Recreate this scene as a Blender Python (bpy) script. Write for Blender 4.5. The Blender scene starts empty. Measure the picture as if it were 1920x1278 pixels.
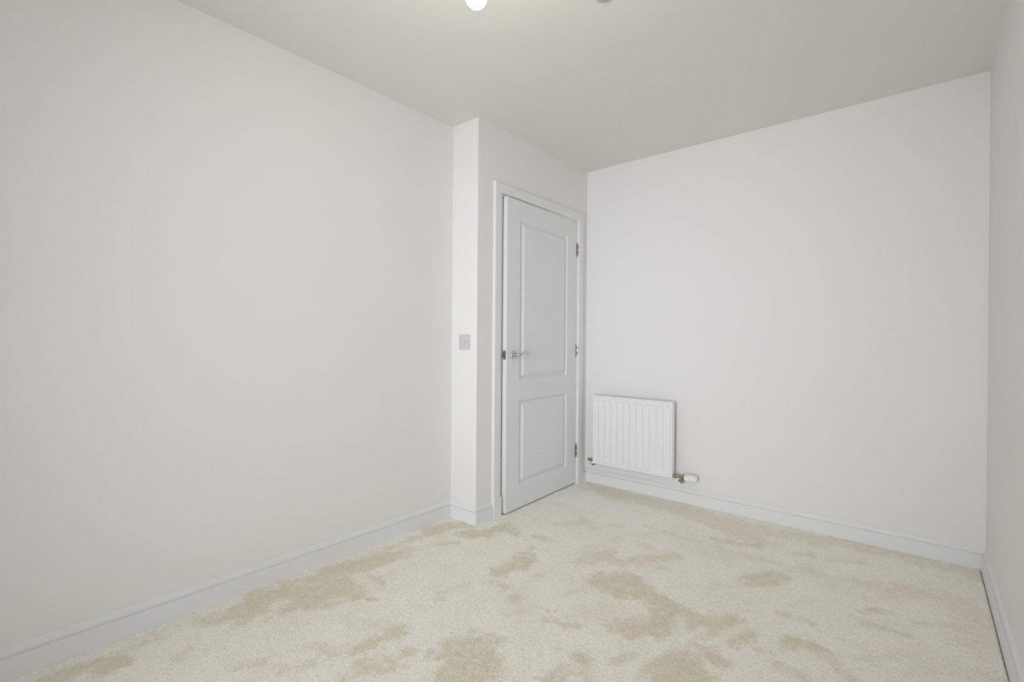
import bpy, bmesh, math
import numpy as np
from mathutils import Vector, Matrix

# ------------------------------------------------------------------ room figures (metres)
H = 2.40            # ceiling height
P = 1.845           # y of the return face beside the door
PX = 0.216          # x of the door wall
B = 3.062           # y of the back wall
R = 2.4615          # x of the right wall
F = -1.46           # y of the window wall behind the camera
T = 0.018           # baseboard thickness

scene = bpy.context.scene
COL = scene.collection

# ------------------------------------------------------------------ camera
cam_data = bpy.data.cameras.new('camera')
cam_data.sensor_fit = 'HORIZONTAL'
cam_data.sensor_width = 36.0
cam_data.lens = 906.755 / 1920.0 * 36.0
cam_data.clip_start = 0.02
cam = bpy.data.objects.new('camera', cam_data)
COL.objects.link(cam)
yaw, pitch, roll = 0.70285, -0.00266, 0.0072
fw = Vector((-math.sin(yaw) * math.cos(pitch), math.cos(yaw) * math.cos(pitch), math.sin(pitch)))
rt = Vector((math.cos(yaw), math.sin(yaw), 0.0))
up = rt.cross(fw)
rt2 = math.cos(roll) * rt + math.sin(roll) * up
up2 = -math.sin(roll) * rt + math.cos(roll) * up
mw = Matrix((rt2, up2, -fw)).transposed().to_4x4()
mw.translation = Vector((2.21783, -0.19832, 1.09053))
cam.matrix_world = mw
scene.camera = cam

# ------------------------------------------------------------------ world, daylight, exposure
world = bpy.data.worlds.new('overcast_sky')
scene.world = world
world.use_nodes = True
bg = world.node_tree.nodes['Background']
bg.inputs['Color'].default_value = (0.86, 0.93, 1.0, 1.0)
bg.inputs['Strength'].default_value = 0.3

# tall window opening in the wall behind the camera
WX0, WX1, WZ0, WZ1 = 1.0, 2.3, 0.12, 2.10
sky = bpy.data.lights.new('window_daylight', 'AREA')
sky.shape = 'RECTANGLE'
sky.size, sky.size_y = WX1 - WX0, WZ1 - WZ0
sky.energy = 24.0
sky.color = (0.945, 0.975, 1.0)
sky.spread = math.radians(80)
sky_o = bpy.data.objects.new('window_daylight', sky)
COL.objects.link(sky_o)
sky_o.location = ((WX0 + WX1) / 2, F - 0.36, (WZ0 + WZ1) / 2)
sky_o.rotation_euler = (math.radians(90), 0, math.radians(15))      # shines into the room, a little towards the left wall
BULB_STRENGTH = 126.0

scene.view_settings.view_transform = 'Standard'
scene.view_settings.look = 'None'
scene.view_settings.gamma = 1.0
scene.view_settings.use_curve_mapping = False
scene.view_settings.exposure = 0.07
scene.cycles.use_denoising = True
scene.cycles.use_adaptive_sampling = True
scene.cycles.adaptive_threshold = 0.08
scene.cycles.adaptive_min_samples = 16
scene.cycles.max_bounces = 6
scene.cycles.diffuse_bounces = 6
scene.cycles.glossy_bounces = 4
scene.cycles.transparent_max_bounces = 8
scene.cycles.sample_clamp_indirect = 6.0

# ------------------------------------------------------------------ materials
def new_mat(name):
    m = bpy.data.materials.new(name)
    m.use_nodes = True
    nt = m.node_tree
    return m, nt, nt.nodes['Principled BSDF']

def painted(name, col, rough, scale=60.0, bump=0.02, var=0.012, spec=0.3):
    """paint with a faint mottling and roller / brush relief, in world space so walls meet without a seam"""
    m, nt, bs = new_mat(name)
    N, L = nt.nodes, nt.links
    geo = N.new('ShaderNodeNewGeometry')
    n1 = N.new('ShaderNodeTexNoise'); n1.inputs['Scale'].default_value = 2.2; n1.inputs['Detail'].default_value = 3
    n2 = N.new('ShaderNodeTexNoise'); n2.inputs['Scale'].default_value = scale; n2.inputs['Detail'].default_value = 4
    L.new(geo.outputs['Position'], n1.inputs['Vector']); L.new(geo.outputs['Position'], n2.inputs['Vector'])
    mx = N.new('ShaderNodeMix'); mx.data_type = 'RGBA'
    mx.inputs['A'].default_value = (*[c * (1 - var) for c in col], 1)
    mx.inputs['B'].default_value = (*[min(1, c * (1 + var)) for c in col], 1)
    L.new(n1.outputs['Fac'], mx.inputs['Factor']); L.new(mx.outputs['Result'], bs.inputs['Base Color'])
    bp = N.new('ShaderNodeBump'); bp.inputs['Strength'].default_value = bump; bp.inputs['Distance'].default_value = 0.004
    L.new(n2.outputs['Fac'], bp.inputs['Height']); L.new(bp.outputs['Normal'], bs.inputs['Normal'])
    bs.inputs['Roughness'].default_value = rough
    bs.inputs['Specular IOR Level'].default_value = spec
    return m

def metal(name, col, rough):
    m, nt, bs = new_mat(name)
    N, L = nt.nodes, nt.links
    n = N.new('ShaderNodeTexNoise'); n.inputs['Scale'].default_value = 90
    geo = N.new('ShaderNodeNewGeometry'); L.new(geo.outputs['Position'], n.inputs['Vector'])
    mr = N.new('ShaderNodeMapRange'); mr.inputs['To Min'].default_value = rough * .8; mr.inputs['To Max'].default_value = rough * 1.25
    L.new(n.outputs['Fac'], mr.inputs['Value']); L.new(mr.outputs['Result'], bs.inputs['Roughness'])
    bs.inputs['Base Color'].default_value = (*col, 1); bs.inputs['Metallic'].default_value = 1
    return m

M_WALL = painted('warm_white_wall_paint', (0.815, 0.81, 0.80), 0.85, 140, 0.05)
M_CEIL = painted('white_ceiling_paint', (0.81, 0.797, 0.76), 0.9, 140, 0.05)
M_GLOSS = painted('white_satin_woodwork', (0.80, 0.81, 0.825), 0.4, 45, 0.02, 0.008, 0.4)
M_ENAMEL = painted('white_radiator_enamel', (0.83, 0.835, 0.84), 0.35, 30, 0.01, 0.006, 0.45)
M_PLASTIC = painted('white_moulded_plastic', (0.60, 0.605, 0.62), 0.35, 200, 0.01, 0.006, 0.4)
M_HEAD = painted('white_valve_plastic', (0.86, 0.86, 0.85), 0.4, 200, 0.01, 0.006, 0.4)
M_CREAM = painted('cream_plastic', (0.56, 0.54, 0.46), 0.5, 200, 0.01, 0.01, 0.3)
M_GREY = painted('grey_plastic', (0.22, 0.23, 0.22), 0.5, 200, 0.01, 0.02, 0.3)
M_SLOT = painted('dark_recess', (0.04, 0.04, 0.04), 0.7, 100, 0.01, 0.05, 0.2)
M_CHROME = metal('polished_chrome', (0.66, 0.67, 0.66), 0.2)
M_NICKEL = metal('brushed_nickel_steel', (0.42, 0.385, 0.34), 0.28)
M_BRASS = painted('dark_bronze_latch', (0.10, 0.065, 0.035), 0.45, 80, 0.02, 0.1, 0.3)
M_SUB = painted('hall_floor_board', (0.35, 0.30, 0.24), 0.8, 20, 0.05, 0.05)
M_HALL = painted('hall_paint', (0.6, 0.59, 0.57), 0.9, 140, 0.03)

m, nt, bs = new_mat('clear_window_glass')
N, L = nt.nodes, nt.links
tr = N.new('ShaderNodeBsdfTransparent'); gl = N.new('ShaderNodeBsdfGlossy'); gl.inputs['Roughness'].default_value = 0.02
mx = N.new('ShaderNodeMixShader'); mx.inputs[0].default_value = 0.06
L.new(tr.outputs[0], mx.inputs[1]); L.new(gl.outputs[0], mx.inputs[2]); L.new(mx.outputs[0], N['Material Output'].inputs['Surface'])
M_GLASS = m

m, nt, bs = new_mat('lit_frosted_bulb')
N, L = nt.nodes, nt.links
bs.inputs['Base Color'].default_value = (0.95, 0.93, 0.9, 1)
bs.inputs['Emission Color'].default_value = (1.0, 0.94, 0.86, 1)
bs.inputs['Emission Strength'].default_value = BULB_STRENGTH
M_BULB = m

# carpet: shading of brushed pile is painted as two tones by a vertex attribute, the fibre speckle from noise
m, nt, bs = new_mat('cream_twist_pile_carpet')
N, L = nt.nodes, nt.links
at = N.new('ShaderNodeAttribute'); at.attribute_name = 'nap'
geo = N.new('ShaderNodeNewGeometry')
nz = N.new('ShaderNodeTexNoise'); nz.inputs['Scale'].default_value = 260; nz.inputs['Detail'].default_value = 3; nz.inputs['Roughness'].default_value = 0.7
L.new(geo.outputs['Position'], nz.inputs['Vector'])
m1 = N.new('ShaderNodeMix'); m1.data_type = 'RGBA'
m1.inputs['A'].default_value = (0.93, 0.905, 0.835, 1)
m1.inputs['B'].default_value = (0.765, 0.695, 0.565, 1)
L.new(at.outputs['Fac'], m1.inputs['Factor'])
mr = N.new('ShaderNodeMapRange'); mr.inputs['From Min'].default_value = 0.3; mr.inputs['From Max'].default_value = 0.7
mr.inputs['To Min'].default_value = 0.73; mr.inputs['To Max'].default_value = 1.27
L.new(nz.outputs['Fac'], mr.inputs['Value'])
m2 = N.new('ShaderNodeMix'); m2.data_type = 'RGBA'; m2.blend_type = 'MULTIPLY'; m2.inputs['Factor'].default_value = 1.0
L.new(m1.outputs['Result'], m2.inputs['A']); L.new(mr.outputs['Result'], m2.inputs['B'])
L.new(m2.outputs['Result'], bs.inputs['Base Color'])
bs.inputs['Roughness'].default_value = 1.0; bs.inputs['Specular IOR Level'].default_value = 0.05
bs.inputs['Sheen Weight'].default_value = 0.15; bs.inputs['Sheen Roughness'].default_value = 0.5
M_CARPET = m

# ------------------------------------------------------------------ mesh helpers
def obj(name, bm, mat, parent=None, smooth=False, loc=None):
    me = bpy.data.meshes.new(name)
    bmesh.ops.recalc_face_normals(bm, faces=bm.faces)
    if smooth:
        for f in bm.faces: f.smooth = True
    bm.to_mesh(me); bm.free()
    me.materials.append(mat)
    o = bpy.data.objects.new(name, me)
    COL.objects.link(o)
    if loc: o.location = loc
    if parent: o.parent = parent
    if smooth:
        try: me.set_sharp_from_angle(angle=math.radians(42))
        except Exception: pass
    return o

def empty(name, loc=(0, 0, 0)):
    o = bpy.data.objects.new(name, None)
    o.empty_display_size = 0.05
    o.location = loc
    COL.objects.link(o)
    return o

def structure(o):
    o['kind'] = 'structure'
    return o

def tag(o, label, cat, group=None):
    o['label'] = label; o['category'] = cat
    if group: o['group'] = group
    return o

def box(bm, x0, x1, y0, y1, z0, z1, bev=0.0, seg=2):
    b2 = bmesh.new()
    bmesh.ops.create_cube(b2, size=1.0)
    for v in b2.verts:
        v.co = Vector((x0 + (v.co.x + .5) * (x1 - x0), y0 + (v.co.y + .5) * (y1 - y0), z0 + (v.co.z + .5) * (z1 - z0)))
    if bev > 0:
        bmesh.ops.bevel(b2, geom=list(b2.edges), offset=bev, segments=seg, profile=0.5, affect='EDGES')
    me = bpy.data.meshes.new('t'); b2.to_mesh(me); b2.free(); bm.from_mesh(me); bpy.data.meshes.remove(me)
    return bm

def bx(*a, **k): return box(bmesh.new(), *a, **k)

def sweep(profile, org, d, a, b, L, mA=0.0, mB=0.0, bm=None):
    """extrude a closed profile [(s,t)] placed on axes a,b along d; mA / mB shift the ends by s (mitres)"""
    bm = bm or bmesh.new()
    org, d, a, b = Vector(org), Vector(d), Vector(a), Vector(b)
    v0 = [bm.verts.new(org + a * s + b * t + d * (mA * s)) for s, t in profile]
    v1 = [bm.verts.new(org + a * s + b * t + d * (L + mB * s)) for s, t in profile]
    n = len(profile)
    for i in range(n):
        j = (i + 1) % n
        bm.faces.new((v0[i], v0[j], v1[j], v1[i]))
    bm.faces.new(v0); bm.faces.new(list(reversed(v1)))
    return bm

def frame_of(axis):
    ax = Vector(axis).normalized()
    u = Vector((0, 0, 1)) if abs(ax.z) < .9 else Vector((1, 0, 0))
    a = u.cross(ax).normalized()
    return ax, a, ax.cross(a).normalized()

def lathe(prof, org, axis, n=24, bm=None):
    """prof: [(distance along axis, radius)]"""
    bm = bm or bmesh.new()
    ax, a, b = frame_of(axis); org = Vector(org)
    rings = []
    for s, r in prof:
        if r < 1e-6: rings.append([bm.verts.new(org + ax * s)])
        else: rings.append([bm.verts.new(org + ax * s + (a * math.cos(2 * math.pi * k / n) + b * math.sin(2 * math.pi * k / n)) * r) for k in range(n)])
    for q, w in zip(rings, rings[1:]):
        for k in range(n):
            k2 = (k + 1) % n
            if len(q) == 1 and len(w) == 1: continue
            if len(q) == 1: bm.faces.new((q[0], w[k2], w[k]))
            elif len(w) == 1: bm.faces.new((q[k], q[k2], w[0]))
            else: bm.faces.new((q[k], q[k2], w[k2], w[k]))
    if len(rings[0]) > 1: bm.faces.new(list(reversed(rings[0])))
    if len(rings[-1]) > 1: bm.faces.new(rings[-1])
    return bm

def tube(path, radii, n=16, squash=None, bm=None):
    """tube along a path; squash = (direction, factor) flattens the section"""
    bm = bm or bmesh.new()
    pts = [Vector(p) for p in path]
    rings = []
    for i, p in enumerate(pts):
        t = (pts[min(i + 1, len(pts) - 1)] - pts[max(i - 1, 0)]).normalized()
        u = Vector((0, 0, 1)) if abs(t.z) < .8 else Vector((0, 1, 0))
        a = u.cross(t).normalized(); b = t.cross(a)
        r = radii[i] if isinstance(radii, (list, tuple)) else radii
        sq = squash[i] if squash else (1, 1)
        rings.append([bm.verts.new(p + a * r * sq[0] * math.cos(2 * math.pi * k / n) + b * r * sq[1] * math.sin(2 * math.pi * k / n)) for k in range(n)])
    for q, w in zip(rings, rings[1:]):
        for k in range(n):
            k2 = (k + 1) % n
            bm.faces.new((q[k], q[k2], w[k2], w[k]))
    bm.faces.new(list(reversed(rings[0]))); bm.faces.new(rings[-1])
    return bm

def smooth_path(pts, k=6):
    out = []
    P_ = [Vector(p) for p in pts]
    for i in range(len(P_) - 1):
        p0, p1, p2, p3 = P_[max(i - 1, 0)], P_[i], P_[i + 1], P_[min(i + 2, len(P_) - 1)]
        for q in range(k):
            t = q / k
            out.append(0.5 * ((2 * p1) + (-p0 + p2) * t + (2 * p0 - 5 * p1 + 4 * p2 - p3) * t * t + (-p0 + 3 * p1 - 3 * p2 + p3) * t ** 3))
    out.append(P_[-1])
    return out

# ------------------------------------------------------------------ door figures used by wall, frame and door
HY = 2.921                 # hinge side of the leaf
DW = 0.849                 # leaf width
DZ0, DZ1 = 0.0085, 1.9806  # leaf bottom and top
LY0, LY1 = HY - DW - 0.0055, HY + 0.003      # faces of the lining
LZ = DZ1 + 0.002
LT = 0.03                  # lining thickness

# ------------------------------------------------------------------ the room shell
structure(obj('floor', bx(-1.1, R + .1, F - .3, B + .1, -0.12, -0.012), M_SUB))
structure(obj('ceiling', bx(-1.1, R + .1, F - .3, B + .1, H, H + .1), M_CEIL))
structure(obj('wall_left', bx(-.1, 0, F - .3, P, -0.012, H), M_WALL))
structure(obj('wall_return', bx(-1.1, PX - .1, P, P + .1, -0.012, H), M_WALL))
bm = bmesh.new()
outline = [(P, -0.012), (LY0 - LT, -0.012), (LY0 - LT, LZ + LT), (LY1 + LT, LZ + LT), (LY1 + LT, -0.012), (B, -0.012), (B, H), (P, H)]
fa = [bm.verts.new((PX, y, z)) for y, z in outline]; fb = [bm.verts.new((PX - .1, y, z)) for y, z in outline]
for i in range(8):
    j = (i + 1) % 8
    bm.faces.new((fa[i], fa[j], fb[j], fb[i]))
for q in (fa, fb):   # three quads a side: left pier, head, right pier
    y_top_l = bm.verts.new((q[0].co.x, LY0 - LT, H)); y_top_r = bm.verts.new((q[0].co.x, LY1 + LT, H))
    bm.faces.new((q[0], q[1], q[2], y_top_l, q[7])); bm.faces.new((q[2], q[3], y_top_r, y_top_l)); bm.faces.new((q[3], q[4], q[5], q[6], y_top_r))
structure(obj('wall_door', bm, M_WALL))
structure(obj('wall_back', bx(-1.1, R + .1, B, B + .1, -0.012, H), M_WALL))
structure(obj('wall_right', bx(R, R + .1, F - .3, B, -0.012, H), M_WALL))
bm = bmesh.new()
box(bm, 0, WX0, F - .3, F, -0.012, H); box(bm, WX1, R, F - .3, F, -0.012, H)
box(bm, WX0, WX1, F - .3, F, -0.012, WZ0); box(bm, WX0, WX1, F - .3, F, WZ1, H)
structure(obj('wall_front', bm, M_WALL))
structure(obj('wall_hall', bx(-1.1, -1.0, P + .1, B, -0.012, H), M_HALL))

# window behind the camera
w = structure(empty('window_1', ((WX0 + WX1) / 2, F - .22, WZ0)))
def wpart(name, bm_, mat): 
    o = obj(name, bm_, mat); o.location = -Vector(w.location); o.parent = w; return o
y0, y1 = F - .27, F - .21
bm = bmesh.new()
box(bm, WX0, WX0 + .06, y0, y1, WZ0, WZ1, .006); box(bm, WX1 - .06, WX1, y0, y1, WZ0, WZ1, .006)
box(bm, WX0 + .06, WX1 - .06, y0, y1, WZ0, WZ0 + .06, .006); box(bm, WX0 + .06, WX1 - .06, y0, y1, WZ1 - .06, WZ1, .006)
wpart('window_frame', bm, M_GLOSS)
xm = (WX0 + WX1) / 2
wpart('mullion', bx(xm - .03, xm + .03, y0, y1, WZ0 + .06, WZ1 - .06, .006), M_GLOSS)
wpart('pane', bx(WX0 + .06, xm - .03, F - .245, F - .235, WZ0 + .06, WZ1 - .06), M_GLASS)
wpart('pane', bx(xm + .03, WX1 - .06, F - .245, F - .235, WZ0 + .06, WZ1 - .06), M_GLASS)
wpart('window_sill', bx(WX0 + .002, WX1 - .002, F - .205, F + .03, WZ0, WZ0 + .025, .006), M_GLOSS)

# ------------------------------------------------------------------ baseboards
BB = [(0, -.010), (T, -.010), (T, .0655), (.0174, .0676), (.0162, .0684), (.0085, .0690), (.0082, .0706), (.0098, .0728), (.0110, .0755),
      (.0111, .0790), (.0103, .0838), (.0087, .0878), (.0068, .0905), (.0060, .0918), (.0060, .0930), (.0042, .0962), (.0018, .0990), (.0008, .100), (0, .100)]
Z = (0, 0, 1)
A0 = 1.980          # left edge of the left plinth block
structure(obj('baseboard_left', sweep(BB, (0, F, 0), (0, 1, 0), (1, 0, 0), Z, P - F, 1, -1), M_GLOSS))
structure(obj('baseboard_return', sweep(BB, (0, P, 0), (1, 0, 0), (0, -1, 0), Z, PX, 1, 1), M_GLOSS))
structure(obj('baseboard_door', sweep(BB, (PX, P, 0), (0, 1, 0), (1, 0, 0), Z, A0 - P, -1, 0), M_GLOSS))
structure(obj('baseboard_corner', sweep(BB, (PX, 2.993, 0), (0, 1, 0), (1, 0, 0), Z, B - 2.993, 0, -1), M_GLOSS))
structure(obj('baseboard_back', sweep(BB, (PX, B, 0), (1, 0, 0), (0, -1, 0), Z, R - PX, 1, -1), M_GLOSS))
structure(obj('baseboard_right', sweep(BB, (R, F, 0), (0, 1, 0), (-1, 0, 0), Z, B - F, 1, -1), M_GLOSS))
structure(obj('baseboard_front', sweep(BB, (0, F, 0), (1, 0, 0), (0, 1, 0), Z, R, 1, -1), M_GLOSS))

# ------------------------------------------------------------------ door frame: lining, stops, architraves, plinth blocks
tr1 = structure(empty('trim_1', (PX, (LY0 + LY1) / 2, 0)))
def tpart(name, bm_, mat=None):
    o = obj(name, bm_, mat or M_GLOSS); o.location = -Vector(tr1.location); o.parent = tr1; return o
XB = PX - .1
tpart('door_lining', bx(XB, PX, LY0 - LT, LY0, -0.01, LZ + LT))
tpart('door_lining', bx(XB, PX, LY1, LY1 + LT, -0.01, LZ + LT))
tpart('door_lining', bx(XB, PX, LY0, LY1, LZ, LZ + LT))
XS = .213 - .035 - .004
tpart('door_stop', bx(XS - .03, XS, LY0, LY0 + .012, 0, LZ - .012, .001, 1))
tpart('door_stop', bx(XS - .03, XS, LY1 - .012, LY1, 0, LZ - .012, .001, 1))
tpart('door_stop', bx(XS - .03, XS, LY0, LY1, LZ - .012, LZ, .001, 1))
AW = .062
# s across the width from the opening outwards, t proud of the wall
AR = [(0, 0), (0, .0135), (.002, .0155), (.006, .0165), (.012, .0175), (AW - .009, .018), (AW - .004, .0172), (AW - .001, .0148), (AW, .012), (AW, 0)]
AI0, AI1, AZ = 2.042, 2.929, 1.9975
PZ = 0.118
tpart('architrave', sweep(AR, (PX, AI0, PZ), (0, 0, 1), (0, -1, 0), (1, 0, 0), AZ - PZ, 0, 1))
tpart('architrave', sweep(AR, (PX, AI1, PZ), (0, 0, 1), (0, 1, 0), (1, 0, 0), AZ - PZ, 0, 1))
tpart('architrave', sweep(AR, (PX, AI0, AZ), (0, 1, 0), (0, 0, 1), (1, 0, 0), AI1 - AI0, -1, 1))
PB = [(0, 0), (.0205, 0), (.0225, .0), (.0225, PZ - .004), (.019, PZ), (0, PZ)]
tpart('plinth_block', sweep([(a, z - .008 if z == 0 else z) for a, z in PB], (PX, A0, 0), (0, 1, 0), (1, 0, 0), Z, AI0 + .007 - A0))
tpart('plinth_block', sweep([(a, z - .008 if z == 0 else z) for a, z in PB], (PX, AI1 - .003, 0), (0, 1, 0), (1, 0, 0), Z, 2.993 - AI1 + .003))

# ------------------------------------------------------------------ the door, a few degrees ajar into the room
d1 = structure(empty('door_1', (.213, HY, 0)))
d1.rotation_euler = (0, 0, math.asin(.037 / DW))
DT = .035
o0, o1 = -.714, -.130
pan = [(.149, .701), (.8265, 1.864)]
bm = bmesh.new()
ys = [-DW, o0, o1, 0]; zs = [DZ0, pan[0][0], pan[0][1], pan[1][0], pan[1][1], DZ1]
g = [[bm.verts.new((0, y, z)) for z in zs] for y in ys]
gb = [[bm.verts.new((-DT, y, z)) for z in zs] for y in ys]
for i in range(3):
    for j in range(5):
        if not (i == 1 and j in (1, 3)): bm.faces.new((g[i][j], g[i + 1][j], g[i + 1][j + 1], g[i][j + 1]))
        bm.faces.new((gb[i][j], gb[i][j + 1], gb[i + 1][j + 1], gb[i + 1][j]))
for j in range(5):
    bm.faces.new((g[0][j], g[0][j + 1], gb[0][j + 1], gb[0][j])); bm.faces.new((g[3][j], gb[3][j], gb[3][j + 1], g[3][j + 1]))
for i in range(3):
    bm.faces.new((g[i][0], gb[i][0], gb[i + 1][0], g[i + 1][0])); bm.faces.new((g[i][5], g[i + 1][5], gb[i + 1][5], gb[i][5]))
leaf = obj('door_leaf', bm, M_GLOSS, d1)
for (z0, z1) in pan:
    bm = bmesh.new()
    rings = []
    for ins, dep in [(0, 0), (.003, -.0008), (.006, -.003), (.009, -.0075), (.012, -.0105), (.016, -.0118), (.019, -.0115), (.024, -.0092), (.031, -.0052), (.039, -.0022), (.042, -.0012), (.0428, .0004), (.045, .0008)]:
        rings.append([bm.verts.new((dep, y, z)) for y, z in ((o0 + ins, z0 + ins), (o1 - ins, z0 + ins), (o1 - ins, z1 - ins), (o0 + ins, z1 - ins))])
    for q, w_ in zip(rings, rings[1:]):
        for k in range(4):
            bm.faces.new((q[k], q[(k + 1) % 4], w_[(k + 1) % 4], w_[k]))
    bm.faces.new(rings[-1])
    obj('door_panel', bm, M_GLOSS, leaf)

# lever handle on a round rose
hy, hz = 2.143 - HY - .0012, .9945
lv = smooth_path([(.006, hy, hz), (.024, hy, hz), (.038, hy, hz), (.0455, hy + .006, hz), (.0475, hy + .018, hz + .003), (.0475, hy + .036, hz + .0105), (.047, hy + .056, hz + .0160),
                  (.046, hy + .075, hz + .0160), (.045, hy + .092, hz + .0120), (.043, hy + .106, hz + .0060)], 5)
n_ = len(lv)
rad, sq = [], []
for i in range(n_):
    t = i / (n_ - 1)
    rad.append(.0100 if t < .25 else .0100 - .0022 * (t - .25) / .75)
    f = min(1, max(0, (t - .35) / .25)); sq.append((1 - .25 * f, 1 - .05 * f))
hd = obj('door_handle', tube(lv, rad, 18, sq), M_CHROME, d1, True)
obj('rose', lathe([(0, .0), (0, .0268), (.004, .0268), (.0075, .0258), (.0092, .0235), (.0098, .016), (.0098, .0125), (.013, .0118), (.016, .0108), (.016, 0)], (0, hy, hz), (1, 0, 0), 36), M_CHROME, hd, True)

# latch plate let into the door edge
lp_x, lp_w, lp_h = -.0165, .0112, .0292
bm = bmesh.new()
ring = []
for k in range(24):
    a = 2 * math.pi * k / 24
    cz = (lp_h - lp_w) * (1 if math.sin(a) >= 0 else -1)
    ring.append((lp_x + lp_w * math.cos(a), hz + cz + lp_w * math.sin(a)))
v0 = [bm.verts.new((x, -DW, z)) for x, z in ring]; v1 = [bm.verts.new((x, -DW - .0012, z)) for x, z in ring]
for k in range(24): bm.faces.new((v0[k], v0[(k + 1) % 24], v1[(k + 1) % 24], v1[k]))
bm.faces.new(v1); bm.faces.new(list(reversed(v0)))
lp = obj('latch_plate', bm, metal('dark_steel_plate', (.34, .335, .32), .45), d1)
bm = bmesh.new()
pts = [(lp_x - .008, 0), (lp_x + .0075, 0), (lp_x - .006, -.0085), (lp_x - .008, -.0085)]
va = [bm.verts.new((x, -DW - .0012 + y, hz - .011)) for x, y in pts]; vb = [bm.verts.new((x, -DW - .0012 + y, hz + .009)) for x, y in pts]
for k in range(4): bm.faces.new((va[k], va[(k + 1) % 4], vb[(k + 1) % 4], vb[k]))
bm.faces.new(va); bm.faces.new(vb)
obj('latch_bolt', bm, M_BRASS, lp)
for s in (-1, 1):
    obj('screw', lathe([(0, 0), (0, .0035), (.0006, .0035), (.001, .002), (.001, 0)], (lp_x, -DW - .0012, hz + s * .021), (0, -1, 0), 12), M_NICKEL, lp)

# three butt hinges
for zc in (1.776, 1.013, .254):
    bm = bmesh.new()
    box(bm, -.030, .0015, .0004, .0022, zc - .051, zc + .051)
    box(bm, .0010, .0024, -.004, .0008, zc - .051, zc + .051)
    hg = obj('hinge', bm, M_NICKEL, d1)
    for k in range(5):
        z0 = zc - .051 + k * .0204
        obj('knuckle', lathe([(0, 0), (0, .0058), (.0004, .0066), (.0192, .0066), (.0196, .0058), (.0196, 0)], (.0085, .0035, z0 + .0004), Z, 16), M_NICKEL if k % 2 else M_CHROME, hg, True)

# ------------------------------------------------------------------ single-panel radiator on the back wall
RX0, RX1, RZ0, RZ1 = .331, .948, .164, .679
RY = B - .090                                  # front plane
rad_o = empty('radiator', ((RX0 + RX1) / 2, B, RZ0))
tag(rad_o, 'white fluted panel radiator on the back wall beside the door', 'radiator')
def rpart(name, bm_, mat, parent=None, smooth=True):
    o = obj(name, bm_, mat, None, smooth)
    o.parent = parent or rad_o
    o.location = -Vector(rad_o.location) if parent is None else (0, 0, 0)
    return o
def sst(a, b, v):
    t = min(1, max(0, (v - a) / (b - a))); return t * t * (3 - 2 * t)
NF = 12
fx = [.369 + k * (.917 - .369) / (NF - 1) for k in range(NF)]
xs = set([RX0, RX1]); zsn = set([RZ0, RZ1])
for e in (.002, .004, .006, .009, .012, .014, .017, .02):
    xs |= {RX0 + e, RX1 - e}; zsn |= {RZ0 + e, RZ1 - e}
for c in fx:
    for e in (-.021, -.018, -.015, -.012, -.009, 0, .009, .012, .015, .018, .021): xs.add(c + e)
FZ0, FZ1 = .205, .643
for e in (-.012, -.008, -.004, 0, .004, .008, .012, .016, .02): zsn |= {FZ0 + e, FZ1 - e}
for k in range(1, 8): zsn.add(FZ0 + .02 + (FZ1 - FZ0 - .04) * k / 8)
xs = sorted(round(v, 5) for v in xs if RX0 <= v <= RX1); zsn = sorted(round(v, 5) for v in zsn)
def depth(x, z):
    e = min(x - RX0, RX1 - x, z - RZ0, RZ1 - z)
    d = .007 * (1 - math.sqrt(max(0, 1 - (1 - min(1, e / .006)) ** 2)))      # rolled rim
    d += .0022 * sst(.0105, .0125, e) * (1 - sst(.0145, .0185, e))           # seam line round the rim
    c = min(fx, key=lambda q: abs(q - x))
    a = 1 - sst(.0085, .020, abs(x - c))
    f = sst(FZ0 - .008, FZ0 + .008, z) * (1 - sst(FZ1 - .008, FZ1 + .008, z))
    return d + .0080 * a * f
bm = bmesh.new()
g = [[bm.verts.new((x, RY + depth(x, z), z)) for z in zsn] for x in xs]
nx, nz_ = len(xs), len(zsn)
for i in range(nx - 1):
    for j in range(nz_ - 1): bm.faces.new((g[i][j], g[i + 1][j], g[i + 1][j + 1], g[i][j + 1]))
rim = [g[i][0] for i in range(nx)] + [g[nx - 1][j] for j in range(1, nz_)] + [g[i][nz_ - 1] for i in range(nx - 2, -1, -1)] + [g[0][j] for j in range(nz_ - 2, 0, -1)]
back = [bm.verts.new((v.co.x, RY + .037, v.co.z)) for v in rim]
for k in range(len(rim)): bm.faces.new((rim[k], rim[(k + 1) % len(rim)], back[(k + 1) % len(rim)], back[k]))
bm.faces.new(back)
rpart('panel', bm, M_ENAMEL)
for x in (.46, .83):
    bm = bmesh.new()
    box(bm, x - .015, x + .015, B - .004, B, .30, .60); box(bm, x - .015, x + .015, RY + .036, B - .003, .55, .58); box(bm, x - .015, x + .015, RY + .036, B - .003, .31, .33)
    rpart('bracket', bm, M_NICKEL, smooth=False)
VY, VZ = RY + .020, .186
def hexnut(s0, s1, r, org, axis, bm=None): return lathe([(s0, r * .9), (s0 + .0012, r), (s1 - .0012, r), (s1, r * .9)], org, axis, 6, bm)
X = (1, 0, 0)
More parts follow.
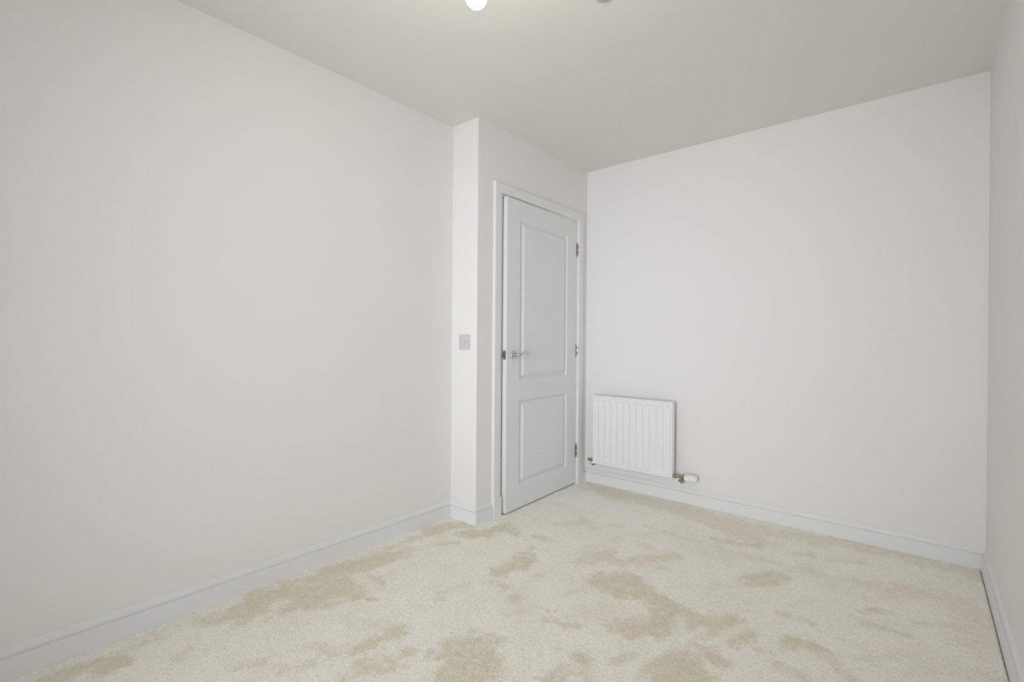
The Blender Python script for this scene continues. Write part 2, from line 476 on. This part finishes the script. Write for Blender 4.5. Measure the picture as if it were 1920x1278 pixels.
# thermostatic valve at the right-hand corner
bm = lathe([(0, .0085), (.012, .0085)], (RX1 - .004, VY, VZ), X, 16)
lathe([(.006, .0125), (.012, .0128), (.022, .0128), (.030, .0105), (.038, .0098), (.072, .0105), (.072, 0)], (RX1, VY, VZ), X, 20, bm)
lathe([(0, .0105), (.022, .0105), (.022, .0)], (RX1 + .052, VY, VZ), (0, 0, -1), 18, bm)
tv = rpart('thermostatic_valve', bm, M_NICKEL)
rpart('union_nut', hexnut(.004, .022, .0155, (RX1 + .004, VY, VZ), X), M_NICKEL, tv, False)
rpart('compression_nut', hexnut(.020, .034, .0155, (RX1 + .052, VY, VZ), (0, 0, -1)), M_NICKEL, tv, False)
rpart('collar', lathe([(0, 0), (0, .021), (.008, .0225), (.008, 0)], (RX1 + .072, VY, VZ), X, 28), M_GREY, tv)
hx = RX1 + .080
hd2 = rpart('valve_head', lathe([(0, 0), (0, .0235), (.004, .0245), (.030, .0245), (.032, .0238), (.034, .0245), (.062, .0235), (.072, .021), (.078, .0165), (.080, 0)], (hx, VY, VZ), X, 32), M_HEAD, tv)
rpart('setting_mark', lathe([(0, 0), (0, .0022), (.0006, .002), (.0006, 0)], (hx + .016, VY - .0205, VZ + .0138), (0, -.82, .57), 10), M_SLOT, tv)
rpart('pipe', tube(smooth_path([(RX1 + .052, VY, VZ - .026), (RX1 + .052, VY, VZ - .036), (RX1 + .052, VY + .012, VZ - .043), (RX1 + .052, VY + .035, VZ - .043), (RX1 + .052, B, VZ - .043)], 5), .0055, 12), M_NICKEL, tv)
# lockshield valve at the left-hand corner
XN = (-1, 0, 0)
bm = lathe([(0, .0085), (.012, .0085)], (RX0 + .004, VY, VZ), XN, 16)
lathe([(.004, .010), (.012, .0105), (.026, .0105), (.034, .0095), (.034, 0)], (RX0, VY, VZ), XN, 20, bm)
lathe([(0, .0095), (.020, .0095), (.020, .0)], (RX0 - .018, VY, VZ), (.25, -.1, -1), 18, bm)
lk = rpart('lockshield_valve', bm, M_NICKEL)
rpart('union_nut', hexnut(.002, .014, .0145, (RX0 - .001, VY, VZ), XN), M_NICKEL, lk, False)
rpart('compression_nut', hexnut(.014, .027, .0135, (RX0 - .018, VY, VZ), (.25, -.1, -1)), M_NICKEL, lk, False)
rpart('cap', lathe([(0, .009), (.003, .0105), (.012, .0105), (.015, .009), (.015, 0)], (RX0 - .032, VY, VZ), XN, 18), M_NICKEL, lk)
rpart('pipe', tube(smooth_path([(RX0 - .0125, VY - .002, VZ - .022), (RX0 - .0105, VY - .003, VZ - .032), (RX0 - .0105, VY + .012, VZ - .038), (RX0 - .0105, VY + .035, VZ - .038), (RX0 - .0105, B, VZ - .038)], 5), .0055, 12), M_NICKEL, lk)

# ------------------------------------------------------------------ light switch on the return face
SX, SZ, SW = .1135, 1.0742, .0835
sw = empty('light_switch', (SX, P, SZ))
tag(sw, 'square white plastic switch plate with two screws left of the door', 'light switch')
def spart(name, bm_, mat, smooth=False): return obj(name, bm_, mat, sw, smooth)
spart('plate', bx(-SW / 2, SW / 2, -.0095, 0, -.0445, .0445, .003, 3), M_PLASTIC, True)
spart('rocker', bx(-.0095, .0095, -.0135, -.009, -.0165, .0165, .0012, 2), M_PLASTIC, True)
for s in (-1, 1):
    o = spart('screw', lathe([(0, 0), (0, .0032), (.0008, .0030), (.0008, 0)], (s * .0302, -.0092, .002), (0, -1, 0), 14), M_GREY)

# ------------------------------------------------------------------ pendant lamp, its bulb just in the picture
BX, BY, BZ = 1.231, .796, 2.076
pl = empty('pendant_lamp', (BX, BY, H))
tag(pl, 'bare glowing white light bulb hanging from the ceiling', 'pendant lamp')
def ppart(name, bm_, mat): return obj(name, bm_, mat, pl, True)
bp = []
for k in range(13):
    a = math.pi / 2 * (k / 12) * 1.45
    bp.append((.0305 * (1 - math.cos(a)), .0305 * math.sin(a)))
s0, r0 = bp[-1]
bp += [(s0 + .012, r0 * .82), (s0 + .026, .0155), (s0 + .036, .0125), (s0 + .040, .0120), (s0 + .040, 0)]
zt = BZ - .0305 - H
ppart('bulb', lathe(bp, (0, 0, zt), Z, 40), M_BULB)
ppart('lamp_holder', lathe([(0, 0), (0, .0165), (.006, .0185), (.030, .0185), (.034, .015), (.052, .012), (.060, .006), (.060, 0)], (0, 0, zt + s0 + .034), Z, 28), M_HEAD)
ppart('flex', tube([(0, 0, zt + s0 + .09), (0, 0, -.1), (0, 0, -.024)], .0032, 10), M_HEAD)
ppart('ceiling_rose', lathe([(0, 0), (0, .006), (.006, .018), (.012, .036), (.020, .039), (.026, .039), (.026, 0)], (0, 0, -.026), Z, 36), M_HEAD)

# small round fitting fixed to the ceiling, cut by the top of the picture
cf = empty('ceiling_sensor', (1.284, 1.427, H))
tag(cf, 'small round cream fitting on the ceiling right of the bulb', 'ceiling sensor')
obj('base', lathe([(0, 0), (0, .030), (.004, .031), (.004, 0)], (0, 0, -.004), Z, 36), M_CREAM, cf, True)
obj('cover', lathe([(0, 0), (.0006, .012), (.003, .022), (.006, .0245), (.009, .0245), (.009, 0)], (0, 0, -.013), Z, 36), M_CREAM, cf, True)

# ------------------------------------------------------------------ carpet: a sheet of real pile relief with pile-lean shading painted in patches
PATCHES = [
    ([(0.15,0.63),(0.15,0.75),(0.18,0.86),(0.23,0.96),(0.31,1.01)], 0.115, 1),
    ([(0.24,0.78),(0.34,0.94)], 0.085, 1),
    ([(0.28,0.77),(0.36,0.89)], 0.046, 1),
    ([(0.11,0.99),(0.18,1.17),(0.19,1.31)], 0.079, 1),
    ([(0.11,0.91),(0.1,1.15),(0.11,1.52)], 0.038, 0.6),
    ([(0.09,1.6),(0.13,1.74),(0.19,1.79)], 0.061, 1),
    ([(0.26,1.71),(0.36,1.78),(0.37,1.95)], 0.053, 1),
    ([(0.34,1.99),(0.47,1.89)], 0.033, 0.8),
    ([(0.25,1.52),(0.32,1.59)], 0.022, 0.8),
    ([(0.72,1.52),(0.72,1.57),(0.7,1.68)], 0.059, 1),
    ([(0.76,1.42),(0.82,1.42)], 0.033, 0.6),
    ([(0.6,1.95),(0.64,1.95)], 0.035, 0.7),
    ([(0.66,1.8)], 0.021, 0.6),
    ([(0.92,1.38)], 0.028, 0.8),
    ([(0.86,1.58)], 0.025, 0.6),
    ([(0.97,1.27),(1.02,1.37),(1.08,1.4)], 0.02, 0.5),
    ([(1.1,1.32),(1.23,1.38)], 0.018, 0.8),
    ([(1.04,1.53),(1.09,1.61)], 0.016, 0.6),
    ([(0.69,1.14),(0.65,1.23),(0.68,1.33)], 0.018, 0.45),
    ([(0.96,0.97),(1.03,1.04),(1.12,0.97),(1.07,0.89),(1.04,0.96)], 0.069, 1),
    ([(0.71,0.77),(0.72,0.83),(0.73,0.91)], 0.032, 1),
    ([(0.63,0.86)], 0.022, 0.6),
    ([(0.86,0.87)], 0.022, 0.8),
    ([(0.59,0.66),(0.68,0.7),(0.73,0.77)], 0.029, 0.55),
    ([(0.81,0.71),(0.86,0.77)], 0.044, 0.7),
    ([(0.91,0.8)], 0.022, 0.6),
    ([(0.61,0.54),(0.66,0.6)], 0.025, 0.55),
    ([(0.48,0.43),(0.53,0.5)], 0.023, 0.6),
    ([(0.8,0.63)], 0.022, 0.7),
    ([(1.31,1.09),(1.32,1.14)], 0.034, 0.8),
    ([(1.33,1.23),(1.4,1.16)], 0.026, 0.85),
    ([(1.24,1.22)], 0.017, 0.4),
    ([(0.14,0.48),(0.18,0.56),(0.16,0.71)], 0.038, 0.7),
    ([(0.28,0.62)], 0.019, 0.6),
    ([(0.11,0.04),(0.11,0.09),(0.12,0.13),(0.15,0.17)], 0.058, 0.9),
    ([(0.1,0.24),(0.12,0.32)], 0.022, 0.7),
    ([(0.27,0.34),(0.3,0.34)], 0.024, 0.5),
    ([(0.1,0.46),(0.1,0.5)], 0.03, 0.7),
    ([(0.08,0.23),(0.07,0.37)], 0.018, 0.3),
    ([(0.59,2.17),(0.71,2.31)], 0.034, 0.5),
    ([(0.53,2.4)], 0.025, 0.4),
    ([(0.95,1.87),(1.02,2.03)], 0.044, 0.7),
    ([(1.12,1.74),(1.19,1.84),(1.36,1.76),(1.46,1.73),(1.55,1.67)], 0.064, 1),
    ([(1.38,1.49),(1.45,1.55),(1.47,1.68)], 0.059, 1),
    ([(1.11,1.76),(1.22,1.71)], 0.052, 1),
    ([(1.57,1.35),(1.59,1.47),(1.66,1.4),(1.6,1.32)], 0.071, 1),
    ([(1.67,1.54),(1.71,1.52)], 0.033, 0.9),
    ([(1.59,1.56),(1.66,1.54)], 0.021, 0.7),
    ([(1.62,1.73),(1.66,1.81)], 0.049, 0.9),
    ([(1.71,1.68),(1.74,1.76)], 0.035, 0.9),
    ([(1.65,2.2),(1.71,2.3)], 0.057, 0.9),
    ([(1.87,1.8),(1.95,1.82)], 0.039, 1),
    ([(1.79,1.99),(1.9,1.99)], 0.021, 0.7),
    ([(1.7,1.92)], 0.021, 0.5),
    ([(2.05,2.24),(2.1,2.28)], 0.025, 0.9),
    ([(2.06,2.12),(2.18,2.14)], 0.023, 0.8),
    ([(1.86,1.63),(1.93,1.63)], 0.021, 0.7),
    ([(1.99,1.75),(2.05,1.72)], 0.022, 0.7),
    ([(1.79,1.68),(1.83,1.71)], 0.019, 0.6),
    ([(0.98,1.97),(1.09,1.96)], 0.042, 0.7),
    ([(1.14,2.04),(1.23,2.16),(1.27,2.22)], 0.044, 0.7),
    ([(1.19,2.01),(1.28,2.05)], 0.023, 0.5),
    ([(0.63,2.33),(0.77,2.26)], 0.03, 0.6),
    ([(0.8,2.36),(0.89,2.39)], 0.024, 0.6),
    ([(1.07,2.22),(1.14,2.22)], 0.035, 0.5),
    ([(0.46,2.91),(1.14,2.88),(1.59,2.88),(2.01,3.01),(2.41,2.97)], 0.088, 0.55),
    ([(1.12,2.86),(1.36,2.78),(1.54,2.67)], 0.089, 0.6),
    ([(1.37,2.56),(1.54,2.62)], 0.037, 0.8),
    ([(0.29,2.99),(0.62,2.78)], 0.02, 0.5),
    ([(0.98,2.49),(1.46,2.45),(1.77,2.48),(1.94,2.48)], 0.014, 0.5),
    ([(1.98,2.49),(2.2,2.57)], 0.053, 0.5),
    ([(1.74,2.67),(1.8,2.69)], 0.026, 0.6),
    ([(1.86,2.66),(1.99,2.75)], 0.026, 0.5),
    ([(1.44,1.29),(1.46,1.35)], 0.022, 0.8),
    ([(1.32,1.23),(1.41,1.16)], 0.028, 0.8),
    ([(1.06,1.56)], 0.02, 0.5),
    ([(1.21,1.36)], 0.018, 0.5),
    ([(1.81,2.09),(1.87,2.17)], 0.014, 0.5),
    ([(1.37,1.89),(1.57,2.07)], 0.015, 0.35),
    ([(2.21,2.26),(2.31,2.33)], 0.02, 0.5),
    ([(2.08,1.85),(2.16,1.97)], 0.026, 0.35),
    ([(2.25,2.61),(2.39,2.5)], 0.063, 0.35),
    ([(2.01,1.93),(2.25,2.03)], 0.032, 0.3),
    ([(2.33,2.58),(2.39,2.22)], 0.068, 0.4),
    ([(2.21,1.9),(2.39,2.02)], 0.044, 0.35),
    ([(1.5,1.69),(1.54,1.61)], 0.016, -1),
    ([(1.47,1.26),(1.53,1.5),(1.59,1.67)], 0.014, -1),
    ([(1.5,1.34),(1.55,1.53)], 0.01, -0.6),
    ([(0.25,1.05),(0.37,1.03)], 0.033, -0.8),
    ([(0.21,0.69),(0.21,0.73)], 0.032, -0.8),
    ([(0.34,0.85),(0.38,0.9)], 0.013, -0.7),
    ([(0.11,0.83),(0.18,0.89)], 0.011, -0.5),
    ([(0.24,1.33),(0.35,1.4)], 0.037, -0.5),
]

STEP = 0.0036
gx = np.append(np.arange(0.002, R - T - .006, STEP), R - T - .002)
gy = np.concatenate([np.arange(F + .004, -.12, .014), np.arange(-.12, B - .004, STEP)])   # coarser behind the camera
rng = np.random.default_rng(7)
XX, YY = np.meshgrid(gx, gy, indexing='ij')
nX, nY = XX.shape

def vnoise(scale, seed, octaves=3):
    """smooth value noise on the floor plane, about -1..1"""
    r_ = np.random.default_rng(seed); tot = np.zeros_like(XX); amp = 1.0; sc = scale; norm = 0
    for _ in range(octaves):
        u = (XX + 5.3) * sc; v = (YY + 7.1) * sc
        n = int(12 * sc) + 4; tab = r_.random((n, n)) * 2 - 1
        i = np.floor(u).astype(int) % (n - 1); j = np.floor(v).astype(int) % (n - 1)
        fu = u - np.floor(u); fv = v - np.floor(v)
        fu = fu * fu * (3 - 2 * fu); fv = fv * fv * (3 - 2 * fv)
        tot += amp * ((tab[i, j] * (1 - fu) + tab[i + 1, j] * fu) * (1 - fv) + (tab[i, j + 1] * (1 - fu) + tab[i + 1, j + 1] * fu) * fv)
        norm += amp; amp *= .55; sc *= 2.1
    return tot / norm

warp = vnoise(14, 3, 3)
fine = vnoise(45, 4, 2)
streak = vnoise(26, 9, 2)
tuft = rng.random(XX.shape)
nap = np.zeros_like(XX)
nap += .26 * np.clip(vnoise(4.5, 11, 4) * 2.2 - .1, 0, 1) + .15 * np.clip(vnoise(9, 12, 3) * 2, -1, 1)
for pts, r, s in PATCHES:
    q = np.array(pts, float)
    lo = q.min(0) - r * 2.2 - .03; hi = q.max(0) + r * 2.2 + .03
    i0, i1 = np.searchsorted(gx, [lo[0], hi[0]]); j0, j1 = np.searchsorted(gy, [lo[1], hi[1]])
    if i1 <= i0 or j1 <= j0: continue
    xx = XX[i0:i1, j0:j1]; yy = YY[i0:i1, j0:j1]; dm = np.full(xx.shape, 9.0)
    seg = list(zip(q[:-1], q[1:])) or [(q[0], q[0])]
    for a, b in seg:
        ab = b - a; l2 = max(float(ab @ ab), 1e-9)
        t = np.clip(((xx - a[0]) * ab[0] + (yy - a[1]) * ab[1]) / l2, 0, 1)
        dm = np.minimum(dm, np.hypot(xx - a[0] - t * ab[0], yy - a[1] - t * ab[1]))
    edge = r * (.95 + .70 * warp[i0:i1, j0:j1] + .25 * streak[i0:i1, j0:j1]) + .018 * fine[i0:i1, j0:j1] + .016 * (tuft[i0:i1, j0:j1] - .5)
    wdt = .030 + .60 * r
    mk = np.clip((edge - dm) / wdt + .5, 0, 1); mk = mk * mk * (3 - 2 * mk)
    cur = nap[i0:i1, j0:j1]
    if s > 0: nap[i0:i1, j0:j1] = np.maximum(cur, cur * (1 - mk) + mk * s * (.92 + .25 * fine[i0:i1, j0:j1]))
    else: nap[i0:i1, j0:j1] = cur * (1 + mk * s)
nap = np.clip(nap + .16 * (tuft - .5) + .10 * fine, 0, 1)
zz = -.0015 + .0016 * (rng.random(XX.shape) - .5) + .0004 * vnoise(110, 21, 1) - .0006 * nap
# the right-hand edge rolls down short of the baseboard, leaving a narrow gap
zz -= .006 * np.clip((XX - (R - T - .0055)) / .0035, 0, 1)
keep = ~((YY > P + .004) & (XX < PX - .004)) | ((YY > LY0 + .002) & (YY < LY1 - .002) & (XX > .105))
idx = np.full(XX.shape, -1); idx[keep] = np.arange(int(keep.sum()))
fk = keep[:-1, :-1] & keep[1:, :-1] & keep[1:, 1:] & keep[:-1, 1:]
quads = np.stack([idx[:-1, :-1][fk], idx[1:, :-1][fk], idx[1:, 1:][fk], idx[:-1, 1:][fk]], 1).astype(np.int32)
co = np.stack([XX[keep] + (rng.random(int(keep.sum())) - .5) * STEP * .5, YY[keep] + (rng.random(int(keep.sum())) - .5) * STEP * .5, zz[keep]], 1).astype(np.float32)
me = bpy.data.meshes.new('carpet')
me.vertices.add(len(co)); me.vertices.foreach_set('co', co.ravel())
me.loops.add(quads.size); me.loops.foreach_set('vertex_index', quads.ravel())
me.polygons.add(len(quads)); me.polygons.foreach_set('loop_start', np.arange(0, quads.size, 4, dtype=np.int32))
me.polygons.foreach_set('use_smooth', np.ones(len(quads), dtype=bool))
me.update(calc_edges=True)
att = me.attributes.new('nap', 'FLOAT', 'POINT'); att.data.foreach_set('value', nap[keep].astype(np.float32))
me.materials.append(M_CARPET)
cp = bpy.data.objects.new('carpet', me); COL.objects.link(cp)
cp['kind'] = 'stuff'
tag(cp, 'cream twist pile carpet with brushed patches shaded by colour covering the floor', 'carpet')
